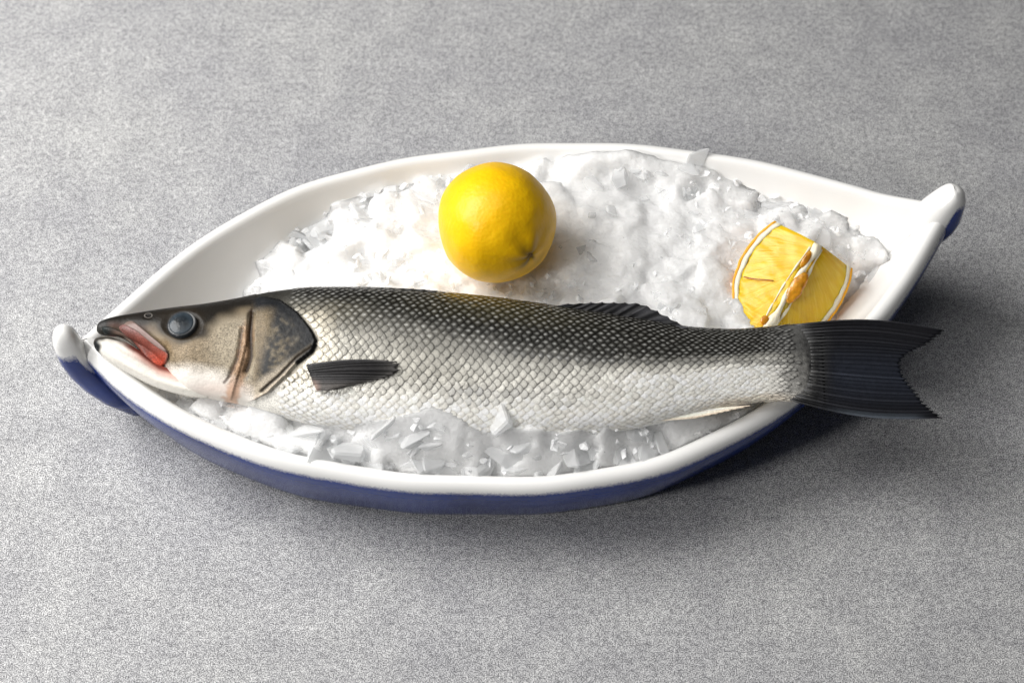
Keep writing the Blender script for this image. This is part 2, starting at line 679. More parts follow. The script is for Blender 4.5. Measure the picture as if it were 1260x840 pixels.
def hull_shape(seed, flat, n=11, bev=.10):
    rnd = random.Random(seed)
    bm = bmesh.new()
    for _ in range(n):
        v = Vector((rnd.gauss(0, 1), rnd.gauss(0, 1), rnd.gauss(0, 1))).normalized()
        v *= rnd.uniform(.75, 1.1)
        bm.verts.new((v.x * rnd.uniform(.8, 1.2), v.y * .8, v.z * flat))
    r = bmesh.ops.convex_hull(bm, input=bm.verts)
    bmesh.ops.delete(bm, geom=list(set(r['geom_interior'] + r['geom_unused'])), context='VERTS')
    bmesh.ops.dissolve_limit(bm, angle_limit=.35, verts=bm.verts, edges=bm.edges)
    if bev:
        bmesh.ops.bevel(bm, geom=list(bm.edges), offset=bev, segments=1, affect='EDGES', clamp_overlap=True)
    bmesh.ops.triangulate(bm, faces=bm.faces)
    bmesh.ops.recalc_face_normals(bm, faces=bm.faces)
    V = np.array([v.co[:] for v in bm.verts])
    F = [[v.index for v in f.verts] for f in bm.faces]
    bm.verts.index_update()
    F = [[v.index for v in f.verts] for f in bm.faces]
    bm.free()
    return V, F


def rand_rot(rnd, tilt):
    return Matrix.Rotation(rnd.uniform(0, 6.283), 3, 'Z') @ Matrix.Rotation(rnd.gauss(0, tilt), 3, 'X') @ Matrix.Rotation(rnd.gauss(0, tilt), 3, 'Y')


def build_crushed_ice():
    V, F = build_ice_bed()
    bed = mesh_obj('packed_ice', V, F, M_ICE)
    tag(bed, 'packed heap of melting crushed ice filling the boat dish', 'ice', kind='stuff')
    V, F = [], []
    rnd = random.Random(21)
    protos = [hull_shape(100 + i, rnd.uniform(.25, .6), 9, 0) for i in range(14)]
    made = 0
    while made < 1100:
        s = rnd.uniform(-.9, .88)
        t = rnd.uniform(-.11, .11)
        if t > half_width(s, False) - .014 or -t > half_width(s, True) - .014:
            continue
        if ice_mask(s, t) < .35:
            continue
        calm = math.exp(-((s - .22) / .2) ** 2 - ((t - .045) / .045) ** 2)
        if rnd.random() < calm * 1.3:
            continue
        size = rnd.uniform(.0014, .0048) * (1 - .4 * calm)
        x, y = dish_xy(s, t)
        z = .016 + (float(ice_level(s, t)) - .016) * float(ice_mask(s, t)) ** .7 + rnd.uniform(-.0014, .0010)
        on, over, below = against_fish(x, y, z)
        if on and over > -.002 and below < 6:
            continue
        pv, pf = protos[rnd.randrange(14)]
        M = np.array(rand_rot(rnd, .35))
        q = (pv * size) @ M.T + np.array([float(x), float(y), z])
        b = len(V)
        V += [tuple(a) for a in q]
        F += [tuple(i + b for i in f) for f in pf]
        made += 1
    o = mesh_obj('crushed_ice', V, F, M_CRUMB, smooth=False)
    tag(o, 'loose fine ice crumbs scattered over the packed ice', 'ice', kind='stuff')


SHARD_MESH = []
for i in range(18):
    pv, pf = hull_shape(300 + i, random.uniform(.18, .42), 11, .07)
    me = bpy.data.meshes.new('ice_shard')
    me.from_pydata([tuple(v) for v in pv], [], [tuple(f) for f in pf])
    me.materials.append(M_SHARD)
    SHARD_MESH.append(me)


def shard(s, t, z, size, rnd, label, group, tilt=.5, proto=None, rot=None):
    me = SHARD_MESH[rnd.randrange(18) if proto is None else proto]
    o = bpy.data.objects.new('ice_shard', me)
    x, y = dish_xy(s, t)
    o.location = (float(x), float(y), z)
    o.rotation_euler = rot if rot else rand_rot(rnd, tilt).to_euler()
    o.scale = (size, size * rnd.uniform(.75, 1.15), size)
    COL.objects.link(o)
    tag(o, label, 'ice', group)
    return o


def build_shards():
    rnd = random.Random(5)
    # along the near side, heaped against the belly
    n = 0
    while n < 110:
        s = rnd.uniform(-.82, .37)
        w = float(half_width(s, True))
        far = .034 if s > -.45 else .024
        d = .013 + rnd.random() * (far - .013)
        size = rnd.uniform(.007, .0180) * (.6 if s < -.6 or s > .24 else 1)
        z = float(ice_level(s, d - w)) + rnd.uniform(-.0055, -.0010)
        px_, py_ = dish_xy(s, d - w)
        on, over, below = against_fish(px_, py_, z)
        if on and below < 14:
            n += .25
            continue
        shard(s, d - w, z, size, rnd, 'translucent ice shard heaped between the fish belly and the near rim',
              'ice shards along the fish belly', .38)
        n += 1
    n = 0
    while n < 52:
        s = rnd.uniform(-.58, .82)
        w = float(half_width(s, False))
        t = w - .017 - abs(rnd.gauss(0, .010))
        if -.2 < s < .12 and t < .075:
            continue
        lev = .016 + (float(ice_level(s, t)) - .016) * float(ice_mask(s, t)) ** .7
        shard(s, t, lev + rnd.uniform(-.0035, .0008), rnd.uniform(.006, .0135), rnd,
              'milky ice shard banked against the tall back wall of the dish', 'ice shards along the back wall', .28)
        n += 1
    for _ in range(34):
        s = rnd.uniform(.45, .84)
        t = rnd.uniform(-.03, .05) * (1 - (s - .45) * 1.3) + .0
        lev = float(ice_level(s, t))
        shard(s, t, lev + rnd.uniform(-.003, .001), rnd.uniform(.006, .011), rnd,
              'clear ice shard lying around the cut lemon wedge', 'ice shards around the lemon wedge', .28)
    for _ in range(40):
        s = rnd.uniform(-.55, .5)
        t = rnd.uniform(.02, .075)
        if -.2 < s < .14 and .0 < t < .085:
            continue
        lev = .016 + (float(ice_level(s, t)) - .016) * float(ice_mask(s, t)) ** .7
        shard(s, t, lev + rnd.uniform(-.002, .001), rnd.uniform(.003, .007), rnd,
              'small flat ice flake bedded in the open ice behind the fish', 'ice flakes behind the fish', .3)
    # single large ones
    shard(.475, .0745, .0575, .0130, rnd, 'largest ice shard at the back, jutting over the far rim', None, .2, 5, (.95, -.2, .2))
    shard(.33, -.083, .0735, .0150, rnd, 'large rounded ice chunk leaning on the pale belly near the tail', None, .2, 7)
    shard(-.13, -.088, .0765, .0165, rnd, 'largest pale ice chunk covering the middle of the fish belly', None, .3, 11)


# ------------------------------------------------------------------ fish
# Fish traced in image pixels and mapped by the camera projection to fish space:
# u from snout to tail, v to the back, w out of the flank.
CAM_PROJ = np.array([[2388.6205, 372.32284, -646.83905, 118.0], [72.54697, -1993.63864, -1412.58723, 418.0],
                  [-0.01109, 0.464, -1.04279, 1.0]])
F_U = Vector((0.99943, -0.03177, -0.01107))
F_V = Vector((0.03338, 0.9776, 0.2078))
F_N = Vector((0.00422, -0.20805, 0.97811))
F_O = Vector((-0.2136, -0.02512, 0.076))


def to_pixels(u, v, w):
    P = np.stack([np.asarray(u, float) + 0 * v + 0 * w, np.asarray(v, float) + 0 * u, np.asarray(w, float) + 0 * u, np.ones_like(u + v + w)])
    q = np.tensordot(CAM_PROJ, P, 1)
    return q[0] / q[2], q[1] / q[2]


def from_pixels(x, y, w):
    """image pixel at lateral height w -> u, v"""
    x = np.asarray(x, float)
    y = np.asarray(y, float)
    w = np.asarray(w, float) + 0 * x
    a11 = CAM_PROJ[0, 0] - x * CAM_PROJ[2, 0]
    a12 = CAM_PROJ[0, 1] - x * CAM_PROJ[2, 1]
    b1 = -(CAM_PROJ[0, 2] - x * CAM_PROJ[2, 2]) * w - (CAM_PROJ[0, 3] - x)
    a21 = CAM_PROJ[1, 0] - y * CAM_PROJ[2, 0]
    a22 = CAM_PROJ[1, 1] - y * CAM_PROJ[2, 1]
    b2 = -(CAM_PROJ[1, 2] - y * CAM_PROJ[2, 2]) * w - (CAM_PROJ[1, 3] - y)
    det = a11 * a22 - a12 * a21
    return (b1 * a22 - b2 * a12) / det, (a11 * b2 - a21 * b1) / det


def make_loft(top, bot, ratio, u0, u1, dense):
    us = dense
    tx, ty = zip(*top)
    bx, by = zip(*bot)
    rx, ry = zip(*ratio)
    vt = np.full_like(us, .03)
    vb = np.full_like(us, -.03)
    for _ in range(60):
        for arr, (cx, cy) in ((vt, (tx, ty)), (vb, (bx, by))):
            X, Y = to_pixels(us, arr, 0 * us)
            arr += (Y - spline(cx, cy, X)) / 2150 * .8
    a = np.maximum((vt - vb) / 2, .0003)
    vc = (vt + vb) / 2
    X, Y = to_pixels(us, vc, 0 * us)
    r = spline(rx, ry, X)
    a = a * 2152 / np.sqrt(2152 ** 2 + (941 * r) ** 2)
    return a, vc, a * r


TOP = [(118.5, 405), (120, 400), (124, 395.5), (138, 390.5), (165, 385.5), (210, 379), (250, 374.5), (290, 368), (330, 360), (365, 356), (400, 354.5),
       (460, 355), (540, 360), (640, 371), (740, 386), (800, 395), (850, 403), (900, 405.5), (940, 403), (985, 398), (1015, 397)]
BOT = [(119, 407.5), (122, 411), (130, 413), (150, 415), (175, 426), (200, 447), (215, 470), (235, 485), (260, 491), (300, 499), (340, 512),
       (400, 526), (460, 535), (540, 541), (620, 543), (700, 538), (780, 528), (840, 514), (900, 500), (950, 493.5), (985, 494.5), (1015, 500)]
RAT = [(119, .9), (140, .78), (180, .68), (230, .58), (330, .53), (450, .53), (650, .50), (800, .46), (900, .40), (950, .30), (985, .16), (1005, .05), (1015, .004)]
U0 = float(from_pixels(np.array([119.5]), np.array([407.]), np.array([0.]))[0][0])
U1 = float(from_pixels(np.array([1013.]), np.array([448.]), np.array([0.]))[0][0])
US = np.r_[U0 + (.012 * np.linspace(0, 1, 34) ** 2)[:-1], np.linspace(U0 + .012, .125, 230)[:-1], np.linspace(.125, U1, 240)]
FA, FVC, FB = make_loft(TOP, BOT, RAT, U0, U1, US)


def prof_at(u):
    return np.interp(u, US, FA), np.interp(u, US, FVC), np.interp(u, US, FB)


EXPO = .92      # slightly boxy section


def flank_w(u, v):
    a, vc, b = prof_at(u)
    q = np.clip(1 - np.abs((v - vc) / a) ** 2, 0, 1)
    return b * q ** (EXPO / 2)


def on_flank(x, y, lift=0.):
    """image pixel -> (u, v, w) on the flank"""
    x = np.asarray(x, float)
    y = np.asarray(y, float)
    w = np.full_like(x, .01)
    for _ in range(80):
        u, v = from_pixels(x, y, w)
        w = .6 * w + .4 * flank_w(u, v)
    w = w + lift
    u, v = from_pixels(x, y, w)
    return u, v, w


def fish_pt(u, v, w):
    return np.stack([np.asarray(u), np.asarray(v), np.asarray(w)], -1)


FISH = empty('sea_bass')
FISH.matrix_world = Matrix(((F_U.x, F_V.x, F_N.x, F_O.x), (F_U.y, F_V.y, F_N.y, F_O.y), (F_U.z, F_V.z, F_N.z, F_O.z), (0, 0, 0, 1)))
tag(FISH, 'whole silver sea bass with dark back and black tail lying on ice', 'fish')


def C(*rgb):
    return np.array(rgb, float)


def blend(c, col, f):
    f = np.clip(f, 0, 1)[..., None]
    return c * (1 - f) + col * f


PRE = [(312, 366), (308, 390), (305, 415), (298, 445), (288, 478), (284, 492)]
OPER = [(322, 368), (345, 372), (366, 386), (382, 406), (389, 420), (384, 432), (366, 446), (352, 462), (330, 482), (302, 497)]


def paint(x, y):
    """pigment of the fish by image pixel position: colour and (speckle, metal)"""
    x = np.asarray(x, float)
    y = np.asarray(y, float)
    ty = spline([p[0] for p in TOP], [p[1] for p in TOP], x)
    by = spline([p[0] for p in BOT], [p[1] for p in BOT], np.maximum(x, 236))
    t = (y - ty) / (by - ty)
    wob = np.array([noise.noise(Vector((a * .045, b * .06, 3.))) for a, b in zip(x.ravel(), y.ravel())]).reshape(x.shape)
    wob2 = np.array([noise.noise(Vector((a * .16, b * .2, 8.))) for a, b in zip(x.ravel(), y.ravel())]).reshape(x.shape)
    black = C(.017, .016, .013)
    olive = C(.050, .042, .018)
    silver = C(.50, .485, .44)
    white = C(.86, .835, .775)
    c = np.broadcast_to(silver, x.shape + (3,)).copy()
    # trunk
    tb = spline([300, 360, 450, 550, 640, 720, 800, 900, 990], [.14, .16, .27, .36, .42, .42, .40, .37, .38], x)
    soft = spline([300, 450, 600, 740, 1000], [.12, .22, .18, .09, .07], x)
    c = blend(c, C(.36, .345, .305), sm(640, 520, x) * sm(380, 410, x))
    c = blend(c, white, sm(.54, .84, t + wob * .06))
    c = blend(c, white * .93, sm(660, 820, x) * sm(.42, .55, t))
    dark = sm(soft, -soft, t - tb + wob * .03)
    c = blend(c, black, dark)
    c = blend(c, olive, dark * np.exp(-((x - 610) / 90) ** 2) * sm(.22, .06, t) * .8)
    ll = np.exp(-((y - np.interp(x, [520, 640, 740, 860, 985], [420, 436, 443, 446, 446])) / 2.2) ** 2) * sm(540, 660, x)
    c = blend(c, C(.05, .05, .05), ll * .6)
    c = blend(c, C(.10, .085, .05), dark * sm(470, 400, x) * sm(.05, .16, t) * .6)
    c = blend(c, C(.62, .50, .36), sm(830, 900, x) * sm(.84, .94, t) * sm(1000, 950, x) * .55)
    c = blend(c, C(.36, .36, .36), np.exp(-((y - 481 - (x - 600) * .03) / 3.2) ** 2) * sm(520, 570, x) * sm(740, 660, x) * .6)
    c = blend(c, C(.36, .37, .38), np.exp(-((y - 493 - (x - 600) * .03) / 3.) ** 2) * sm(520, 570, x) * sm(760, 660, x) * .5)
    c = blend(c, C(.15, .148, .143), sm(930, 985, x + wob2 * 10) * sm(1.0, .88, t) * .8)
    c = blend(c, C(.020, .020, .022), sm(978, 1006, x + wob2 * 10))
    speck = .12 + .12 * sm(.5, .7, t)
    speck = speck + .2 * sm(950, 990, x)
    metal = np.full(x.shape, .8)
    metal = metal * sm(.9, .6, t)
    # head
    head = sm(392, 384, x) * 1.
    opin = inside(x, y, [(60, 330)] + OPER[:1] + OPER + [(240, 520), (60, 520)])
    hd = opin | (x < 300)
    hc = np.broadcast_to(C(.21, .165, .11), x.shape + (3,)).copy()
    hc = blend(hc, C(.27, .23, .17), sm(240, 280, x) * sm(380, 400, y))
    hc = blend(hc, C(.20, .13, .06), np.exp(-((x - 200) / 26) ** 2 - ((y - 425) / 12) ** 2) * .6)
    whl = spline([110, 200, 240, 290, 330], [424, 452, 452, 468, 500], x)
    hc = blend(hc, C(.76, .715, .66), sm(-12, 12, y - whl + wob * 8))
    hc = blend(hc, C(.80, .60, .52), np.exp(-((y - 478) / 8) ** 2) * sm(215, 260, x) * sm(320, 290, x) * .35)
    dkl = spline([110, 150, 175, 200, 224, 250, 270, 300, 320, 350], [408, 402, 405, 410, 416, 408, 392, 384, 384, 380], x)
    hc = blend(hc, C(.014, .012, .010), sm(14, -11, y - dkl + wob * 12))
    hc = blend(hc, C(.09, .04, .03), np.exp(-((y - 401 - (x - 150) * .1) / 4) ** 2) * sm(205, 160, x) * .55)
    hc = blend(hc, C(.018, .014, .010), sm(1.75, 1.05, np.hypot((x - 224) / 21, (y - 398) / 16) + wob * .3))
    hspeck = .45 * sm(4, 14, y - dkl) * sm(14, -6, y - whl) + .05
    hmet = .45 * sm(0, 10, y - dkl) * sm(8, -6, y - whl)
    # preopercle gap: brown orange soft strip
    dp = line_dist(x, y, PRE)
    strip = sm(12, 4, dp + wob2 * 5) * sm(388, 410, y) * .75
    hc = blend(hc, C(.28, .135, .06), strip * .75)
    hc = blend(hc, C(.72, .45, .30), strip * sm(462, 480, y) * .7)
    hc = blend(hc, C(.030, .018, .012), sm(4, 1.2, line_dist(x, y, [(309, 384), (308, 410), (309, 438), (303, 456)])) * .95)
    hc = blend(hc, C(.05, .025, .015), sm(2.6, .8, line_dist(x, y, [(298, 405), (293, 440), (283, 462), (276, 470)])) * .75)
    # gill cover: black above, brassy below
    og = opin & (x > 306)
    oc = np.broadcast_to(C(.030, .029, .028), x.shape + (3,)).copy()
    oc = blend(oc, C(.10, .09, .075), sm(.0, .35, wob2) * sm(372, 390, y) * .8)
    oc = blend(oc, C(.13, .105, .07), sm(-.3, .6, wob2 - wob) * sm(384, 404, y) * sm(372, 345, x) * .8)
    oc = blend(oc, C(.010, .011, .013), sm(22, 7, line_dist(x, y, OPER[:7])))
    oc = blend(oc, C(.012, .013, .015), sm(.0, .35, wob) * .7)
    oc = blend(oc, C(.17, .13, .08), sm(336, 318, x + (y - 420) * .25) * sm(376, 392, y))
    oc = blend(oc, C(.42, .36, .28), sm(-3, 10, (y - 445) - (x - 350) * -.62) * .9)
    oc = blend(oc, C(.02, .014, .01), sm(3.0, 1., line_dist(x, y, [(384, 428), (366, 440), (344, 462), (322, 480)])) * .9)
    oc = blend(oc, C(.74, .63, .52), sm(480, 492, y))
    of = og * sm(308, 318, x)
    hc = blend(hc, oc, of)
    hspeck = np.where(og, .42, hspeck)
    hmet = np.where(og, .15, hmet)
    # black edge of the gill cover
    c = blend(c, C(.60, .545, .44), sm(420, 392, x) * sm(374, 392, y) * sm(492, 458, y) * .8)
    c = np.where(hd[..., None], hc, c)
    ed = sm(4.2, 1.4, line_dist(x, y, OPER[:7])) * sm(310, 330, x)
    c = blend(c, C(.012, .012, .012), ed)
    speck = np.where(hd, hspeck, np.where(x < 430, .33, speck))
    metal = np.where(hd, hmet, metal)
    # mouth edge
    mo = line_dist(x, y, [(118, 411), (130, 413.5), (150, 417), (175, 429), (200, 449)])
    c = blend(c, C(.13, .018, .014), sm(9, 2, mo) * sm(207, 195, x) * sm(126, 142, x))
    c = blend(c, C(.02, .022, .022), sm(140, 128, x) * .9)
    aux = np.stack([np.clip(speck, 0, 1), np.clip(metal, 0, 1), 0 * x], -1)
    return np.clip(c, 0, 1), aux


def sculpt(x, y):
    """relief of the head in metres by image pixel position"""
    d = np.zeros_like(x)
    e = np.hypot((x - 224) / 22, (y - 399.5) / 16)
    d -= .0012 * sm(1.25, .8, e)
    left = x < np.interp(y, [p[1] for p in PRE], [p[0] for p in PRE])
    dp = line_dist(x, y, PRE)
    d += np.where(left & (y > 372), .0010 * np.exp(-dp / 26), 0) * sm(372, 390, y)
    d -= .0016 * sm(6, 1.5, line_dist(x, y, [(309, 388), (308, 410), (309, 438), (303, 456)]))
    d -= .0008 * sm(4, 1, line_dist(x, y, [(298, 405), (293, 440), (283, 462)]))
    op = inside(x, y, [(300, 368)] + OPER)
    do = line_dist(x, y, OPER)
    d += np.where(op, .0024 * np.exp(-do / 40) * sm(300, 330, x), -.0008 * np.exp(-do / 8) * (x > 315) * (x < 400))
    d -= .0008 * sm(3.5, 1, line_dist(x, y, [(384, 429), (366, 441), (344, 463), (322, 481)]))
    # nostril
    d -= .0012 * np.exp(-((x - 182) / 4) ** 2 - ((y - 389) / 2.4) ** 2)
    return d


def build_body():
    NP = 230
    # section angle: dense on the visible flank
    ph = np.r_[np.linspace(-.25, math.pi + .25, 190), np.linspace(math.pi + .25, 2 * math.pi - .25, 42)[1:-1]]
    m = len(ph)
    a, vc, b = FA, FVC, FB
    U = np.repeat(US[:, None], m, 1)
    cs, sn = np.cos(ph), np.sin(ph)
    Vv = vc[:, None] + a[:, None] * cs[None]
    Ww = b[:, None] * (np.sign(sn) * np.abs(sn) ** EXPO)[None]
    X, Y = to_pixels(U, Vv, Ww)
    vis = sm(-.02, .25, sn)[None]
    D = sculpt(X, Y) * vis
    nv = cs[None] * b[:, None]
    nw = sn[None] * a[:, None]
    ln = np.hypot(nv, nw) + 1e-9
    Vv = Vv + D * nv / ln
    Ww = Ww + D * nw / ln
    col, aux = paint(X, Y)
    P = np.stack([U, Vv, Ww], -1).reshape(-1, 3)
    F = grid_faces(len(US), m, True, flip=True)
    n = len(US)
    F.append(tuple(range(m)))
    F.append(tuple(range((n - 1) * m, n * m))[::-1])
    return mesh_obj('body', P, F, M_SKIN, FISH, col_attrs={'col': col.reshape(-1, 3), 'aux': aux.reshape(-1, 3)})


BODY = build_body()


def build_jaw():
    top = [(115, 422), (117, 417.5), (122, 415), (132, 414.5), (150, 418.5), (170, 429), (195, 448), (230, 458), (262, 462)]
    bot = [(115, 423), (117, 429), (122, 435), (135, 446), (160, 461), (190, 476), (215, 484), (240, 489), (262, 490)]
    rat = [(115, 1), (130, .95), (160, .85), (200, .75), (262, .6)]
    u0 = float(from_pixels(np.array([115.5]), np.array([422.5]), np.array([0.]))[0][0])
    u1 = float(from_pixels(np.array([258.]), np.array([472.]), np.array([0.]))[0][0])
    us = np.r_[u0 + (.01 * np.linspace(0, 1, 26) ** 2)[:-1], np.linspace(u0 + .01, u1, 60)]
    a, vc, b = make_loft(top, bot, rat, u0, u1, us)
    m = 64
    ph = np.linspace(0, 2 * math.pi, m, endpoint=False)
    U = np.repeat(us[:, None], m, 1)
    V = vc[:, None] + a[:, None] * np.cos(ph)[None]
    Wd = b[:, None] * np.sin(ph)[None]
    X, Y = to_pixels(U, V, Wd)
    # two shallow ridges along the jaw bone
    rdg = np.sin((Y - np.interp(X, [p[0] for p in bot], [p[1] for p in bot])) * .55)
    Wd = Wd + .00035 * rdg * sm(0, .5, np.sin(ph))[None] * sm(130, 150, X)
    c = np.broadcast_to(C(.74, .71, .65), X.shape + (3,)).copy()
    wob = np.array([noise.noise(Vector((p * .12, q * .12, 2.))) for p, q in zip(X.ravel(), Y.ravel())]).reshape(X.shape)
    c = blend(c, C(.60, .56, .50), sm(.1, .5, rdg) * .35)
    tp = np.interp(X, [p[0] for p in top], [p[1] for p in top])
    c = blend(c, C(.40, .37, .33), sm(9, 2, Y - tp) * .6)
    c = blend(c, C(.55, .20, .14), sm(18, 8, Y - tp) * sm(150, 175, X) * .6)
    c = blend(c, C(.16, .03, .02), sm(10, 3, Y - tp) * sm(140, 165, X) * .95)
    c = blend(c, C(.015, .017, .018), sm(132, 122, X + wob * 8 + (Y - 420) * .45))
    c = blend(c, C(.04, .035, .03), sm(3.5, 1, Y - tp) * sm(160, 140, X))
    aux = np.stack([np.full(X.shape, .06), 0 * X, 0 * X], -1)
    F = grid_faces(len(us), m, True, flip=True)
    F.append(tuple(range(m)))
    F.append(tuple(range((len(us) - 1) * m, len(us) * m))[::-1])
    mesh_obj('lower_jaw', np.stack([U, V, Wd], -1).reshape(-1, 3), F, M_SKIN, FISH,
             col_attrs={'col': c.reshape(-1, 3), 'aux': aux.reshape(-1, 3)})


build_jaw()


def smooth_outline(pts, n):
    """closed Catmull-Rom through the points"""
    P = np.array(pts, float)
    k = len(P)
    out = []
    per = n // k + 1
    for i in range(k):
        p0, p1, p2, p3 = P[i - 1], P[i], P[(i + 1) % k], P[(i + 2) % k]
        for j in range(per):
            t = j / per
            out.append(.5 * (2 * p1 + (p2 - p0) * t + (2 * p0 - 5 * p1 + 4 * p2 - p3) * t * t + (3 * p1 - p0 - 3 * p2 + p3) * t ** 3))
    return np.array(out)


def patch(name, outline, centre, thick, colour_fn, mat, parent, base_lift=0., n=90, rings=16, edge_in=.0015, prof=None):
    """a plate lying on the flank, traced in image pixels as a star-shaped outline"""
    O = smooth_outline(outline, n)
    c = np.array(centre, float)
    rho = np.r_[0.02, np.linspace(.1, 1, rings)]
    XY = c + rho[:, None, None] * (O - c)[None]
    X, Y = XY[..., 0], XY[..., 1]
    u, v, w = on_flank(X.ravel(), Y.ravel())
    prof = prof or (lambda r: (1 - r ** 4) ** .5)
    lift = np.repeat(prof(rho)[:, None], X.shape[1], 1) * thick + base_lift
    lift[-1] = -edge_in
    w = w + lift.ravel()
    u, v = from_pixels(X.ravel(), Y.ravel(), w)
    col, aux = colour_fn(X.ravel(), Y.ravel(), np.repeat(rho, X.shape[1]))
    m = X.shape[1]
    F = grid_faces(len(rho), m, True)
    F.append(tuple(range(m))[::-1])
    return mesh_obj(name, fish_pt(u, v, w), F, mat, parent, col_attrs={'col': col, 'aux': aux})


def aux_of(n, speck=.05, metal=0.):
    return np.tile([speck, metal, 0.], (n, 1))


# maxilla: red paddle behind the mouth, with the dark lip running to the snout
def maxilla_colour(x, y, r):
    c = np.tile(C(.20, .06, .045), (len(x), 1))
    c = blend(c, C(.38, .060, .032), sm(428, 446, y))
    c = blend(c, C(.20, .12, .115), sm(420, 402, y) * .8)
    c = blend(c, C(.12, .04, .03), sm(5, 1, line_dist(x, y, [(150, 404), (163, 414), (175, 430), (186, 448)])) * .6)
    c = blend(c, C(.22, .15, .12), sm(.82, .98, r) * sm(200, 205, x) * .8)
    return c, aux_of(len(x), .4)


MAX = patch('upper_jaw_plate', [(146, 401), (158, 398), (172, 405), (190, 420), (207, 434), (207, 444), (200, 453), (191, 456), (183, 449), (174, 434),
                                (162, 419), (150, 410)], (178, 424), .0022, maxilla_colour, M_SKIN, FISH, .0008, 120, 14)


def ridge_colour(x, y, r):
    c = np.tile(C(.26, .19, .175), (len(x), 1))
    c = blend(c, C(.12, .08, .06), sm(.6, 1, r) * .7)
    return c, aux_of(len(x), .1)


patch('lip_fold', [(152, 398), (161, 394), (172, 401), (186, 413), (200, 425), (208, 434), (203, 434), (188, 424), (172, 411), (160, 402)],
      (180, 412), .0014, ridge_colour, M_SKIN, FISH, .0022, 90, 8)


def lip_colour(x, y, r):
    c = np.tile(C(.045, .035, .030), (len(x), 1))
    c = blend(c, C(.22, .15, .12), sm(.7, .1, r) * sm(132, 145, x) * .8)
    c = blend(c, C(.02, .024, .024), sm(140, 130, x))
    return c, aux_of(len(x), .08)


patch('upper_lip', [(124, 403), (132, 401), (144, 405), (158, 413), (172, 426), (176, 434), (168, 428), (154, 418), (140, 413), (128, 411)],
      (150, 411), .0016, lip_colour, M_SKIN, FISH, .0006, 90, 8)


# eye
def build_eye():
    u, v, w = on_flank(np.array([224.]), np.array([399.5]))
    du = .002
    p0 = Vector((u[0], v[0], w[0]))

    def surf(a, b):
        return Vector((a, b, float(flank_w(np.array([a]), np.array([b]))[0])))
    nrm = (surf(p0.x + du, p0.y) - surf(p0.x - du, p0.y)).cross(surf(p0.x, p0.y + du) - surf(p0.x, p0.y - du)).normalized()
    nrm = (nrm + Vector((0, 0, .55))).normalized()
    q = nrm.to_track_quat('Z', 'Y')

    def dome(name, r0, rise, off, colf, parent, mat, centre=(0, 0)):
        m, k = 48, 14
        V, CC = [], []
        for i in range(k + 1):
            r = max(i / k, .01)
            z = rise * math.sqrt(max(0, 1 - (r * .97) ** 2)) - (0.004 if i == k else 0)
            for j in range(m):
                a = 2 * math.pi * j / m
                p = p0 + q @ Vector((centre[0] + r0 * r * math.cos(a), centre[1] + r0 * r * math.sin(a), z + off))
                V.append(p)
                CC.append(colf(r, a))
        F = grid_faces(k + 1, m, True)
        F.append(tuple(range(m))[::-1])
        return mesh_obj(name, V, F, mat, parent, col_attrs={'col': np.array(CC), 'aux': aux_of(len(CC), .10)})

    def eye_glint_c(r, a):
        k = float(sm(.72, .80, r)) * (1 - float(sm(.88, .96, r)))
        arc = max(0., math.cos(a - 2.7)) ** 3  # pale crescent: a reflection painted into the ring colour
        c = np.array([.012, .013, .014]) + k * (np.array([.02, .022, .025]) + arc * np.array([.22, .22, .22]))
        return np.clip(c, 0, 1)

    def pupil_c(r, a):
        n = noise.noise(Vector((r * math.cos(a) * 3, r * math.sin(a) * 3, 4)))
        return np.clip(np.array([.012, .016, .020]) * (1 + .9 * n) + .03 * (1 - float(sm(.0, .5, abs(r - .82)))) * np.array([.6, .8, 1.]), .004, 1)

    e = dome('eye', .0080, .0020, .0002, eye_glint_c, FISH, M_EYE)
    dome('pupil', .0068, .0017, .00075, pupil_c, e, M_EYE)
    # nostril rim
    un, vn, wn = on_flank(np.array([183.]), np.array([388.5]))
    V = []
    m = 16
    for i in range(m):
        a = 2 * math.pi * i / m
        for j in range(6):
            b = 2 * math.pi * j / 6
            r = .0013 + .00035 * math.cos(b)
            V.append((un[0] + 1.5 * r * math.cos(a), vn[0] + r * math.sin(a), wn[0] + .0002 + .0004 * math.sin(b)))
    F = [(i * 6 + j, ((i + 1) % m) * 6 + j, ((i + 1) % m) * 6 + (j + 1) % 6, i * 6 + (j + 1) % 6) for i in range(m) for j in range(6)]
    mesh_obj('nostril', V, F, M_SKIN, FISH, col_attrs={'col': np.tile([.10, .09, .08], (len(V), 1)), 'aux': aux_of(len(V), .1)})


build_eye()


# scales --------------------------------------------------------------
def scale_tone(c, t):
    """edge, ring and centre colours of one scale from the pigment under it"""
    lum = float(c.mean())
    dk = float(sm(.22, .06, lum))
    lt = float(sm(.5, .72, lum))
    edge = c * (.30 * (1 - lt) + .80 * lt) * (1 - dk) + c * .6 * dk
    ringc = c * 1.05 * (1 - dk) + (c * 1.4 + .012) * dk
    cen = c * 1.3 * (1 - dk) + (c * 1.2 + np.array([.40, .40, .385]) * (.35 + .65 * t)) * dk
    return np.clip(edge, 0, .85), np.clip(ringc, 0, .88), np.clip(cen, 0, .9)


